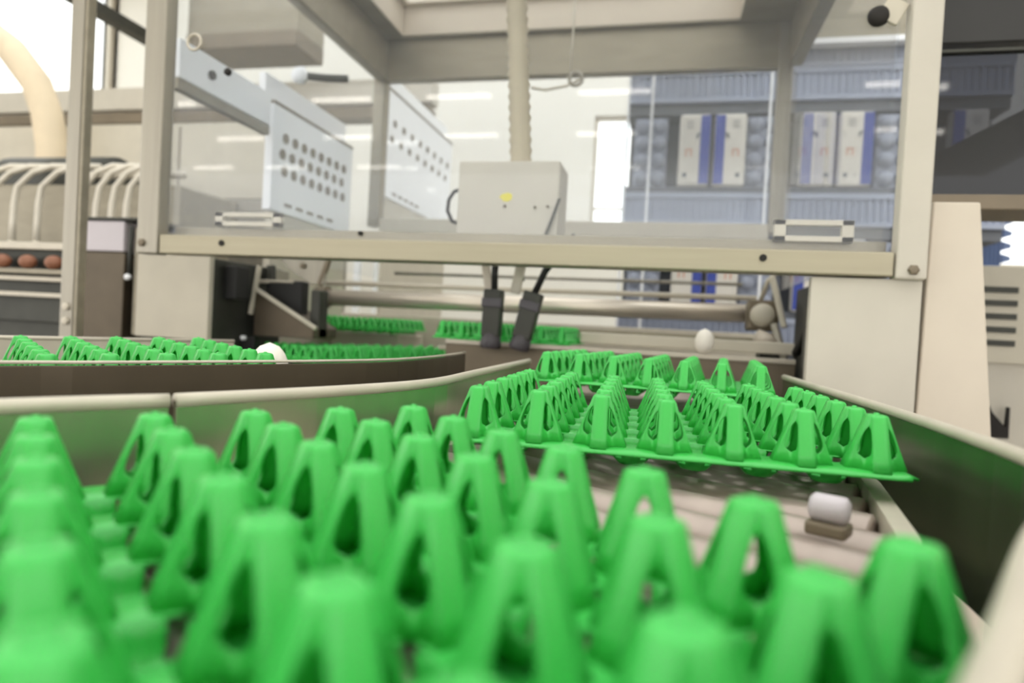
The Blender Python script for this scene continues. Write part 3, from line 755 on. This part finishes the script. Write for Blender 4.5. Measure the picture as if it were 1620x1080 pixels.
# hose manifold
t = thing('air_manifold', 'grey manifold box with a rounded dark lid behind the milky hoses', 'manifold', (-2.5, 2.2, 0))
MB().box(-.50, .52, .12, .45, 1.23, 1.58).build('body', M['roofm'], t, .01)
tag(MB().box(-3.0, -1.98, 2.12, 2.22, 1.20, 1.284).build('socket_rail', M['dark'], bevel=.004), 'dark socket rail the milky hoses plug into', 'rail')
tag(MB().box(-2.98, -2.0, 2.13, 2.21, 0, 1.198).build('socket_rail_stand', M['trough'], bevel=.004), 'grey stand below the hose socket rail', 'stand')
MB().tube([(-.50, .26, 1.60), (.08, .26, 1.60)], .13, 24).build('rounded_lid', M['dark'], t, smooth=True)
MB().tube([(.0, .14, 1.625), (.52, .14, 1.625)], .016, 14).build('header_pipe', M['edge'], t, smooth=True)
MB().box(-.48, .50, .1, .4, .0, 1.23).build('stand', M['dark'], t, .004)
hl = ['milky plastic hose arching left of the tall steel post, %s' % s for s in ('at the picture edge', 'second from the edge', 'large bow next to the post', 'touching the post')] + \
     ['milky plastic hose arching between the post and the guard, %s' % s for s in ('first from the post', 'second from the post', 'third from the post', 'nearest the guard upright')]
for k, x in enumerate((-2.86, -2.76, -2.645, -2.52, -2.31, -2.235, -2.16, -2.09)):
    t = thing('air_hose', hl[k], 'hose', (x, 2.16, 1.285), 0, 'milky hoses on the manifold')
    lean = .14 if k < 4 else .05
    MB().tube([(0, 0, 0), (0, 0, .10), (.004, .0, .18), (.018, .0, .25), (.05+lean*.2, .012, .31), (.10+lean*.4, .03, .34), (.10+lean, .06, .345)], .012, 12).build('hose_tube', M['hose'], t, smooth=True)
    MB().lathe([(.017, 0), (.017, .02), (.013, .026)], 14).build('fitting', M['edge'], t, smooth=True)
# large housing, ducts and beams behind
t = thing('steel_housing', 'big beige steel housing behind the hoses and the left guard pane', 'machine housing', (-2.7, 3.0, 0))
MB().box(-1.2, .72, .0, .8, 1.66, 2.06).build('upper_panel', M['greyc'], t, .004)
MB().box(-1.2, .72, -.01, .8, 1.0, 1.655).build('lower_panel', M['steel'], t, .004)
MB().box(-1.2, .72, .02, .8, 0, .995).build('base', M['trough'], t, .004)
MB().box(-.75, -.738, -.004, .0, 1.68, 2.04).build('seam', M['brown'], t)
MB().box(.12, .128, -.004, .0, 1.68, 2.04).build('seam', M['brown'], t)
MB().box(.1, .5, -.02, .0, 1.50, 1.64).build('hatch', M['roofm'], t, .003)
for y, z0, z1, m, lab in ((4.0, 2.50, 2.66, 'cream', 'wide beige beam crossing behind the left posts'), (3.96, 2.39, 2.465, 'brown', 'dark narrow beam below the beige one')):
    tag(MB().box(-5.9, -1.55, y, y+.14, z0, z1).build('overhead_beam', M[m], bevel=.004), lab, 'beam')
tag(MB().box(-5.9, -5.8, 3.9, 4.2, 0, 2.66).build('beam_support', M['brown'], bevel=.003), 'brown support under the far end of the overhead beams', 'support')
tag(MB().box(-1.65, -1.55, 4.0, 4.2, 0, 2.38).build('beam_support', M['greyc'], bevel=.003), 'pale support under the near end of the overhead beams', 'support')
t = thing('overhead_duct', 'brown boxed duct crossing above the left guard pane', 'duct', (-2.4, 3.4, 0))
MB().box(-.50, .24, .0, .3, 2.72, 3.6).build('duct_body', M['roofm'], t, .004)
MB().box(-.50, .24, -.01, .3, 2.63, 2.72).build('dark_flange', M['brown'], t, .003)
MB().bar((-.40, .15, 3.6), (-.40, .15, 4.7), .03).build('hanger', M['steel'], t)
MB().bar((.2, .15, 3.6), (.2, .15, 4.7), .03).build('hanger', M['steel'], t)
tag(MB().bar((-3.0, 2.2, 2.62), (-3.0, 3.38, 2.62), .08, .06).bar((-3.0, 3.3, 2.62), (-3.0, 3.3, 4.7), .05).build('roof_bracket', M['dark'], bevel=.003), 'dark bracket bar sloping away between the two left posts', 'bracket')
pts = [(-4.6, 2.88, 2.82), (-4.2, 2.88, 2.74), (-3.85, 2.88, 2.61), (-3.58, 2.88, 2.44), (-3.40, 2.88, 2.25), (-3.32, 2.88, 2.08), (-3.28, 2.88, 1.9), (-3.27, 2.88, 1.5), (-3.27, 2.88, .9), (-3.27, 2.88, 0)]
tag(MB().tube([tuple(p) for p in pts], .075, 18).build('curved_duct', M['ductm'], smooth=True), 'thick beige hose bending down behind the tall left post', 'duct')

# ------------------------------------------------------------------ world, exposure
wd = bpy.data.worlds.new('daylight'); SC.world = wd; wd.use_nodes = True
bg = wd.node_tree.nodes['Background']; bg.inputs['Color'].default_value = (1.0, .985, .96, 1); bg.inputs['Strength'].default_value = 2.25
vs = SC.view_settings
vs.view_transform = 'Standard'; vs.look = 'None'; vs.exposure = 0.2; vs.gamma = 1.0; vs.use_curve_mapping = False
SC.cycles.max_bounces = 8; SC.cycles.transparent_max_bounces = 16
SC.cycles.use_denoising = True
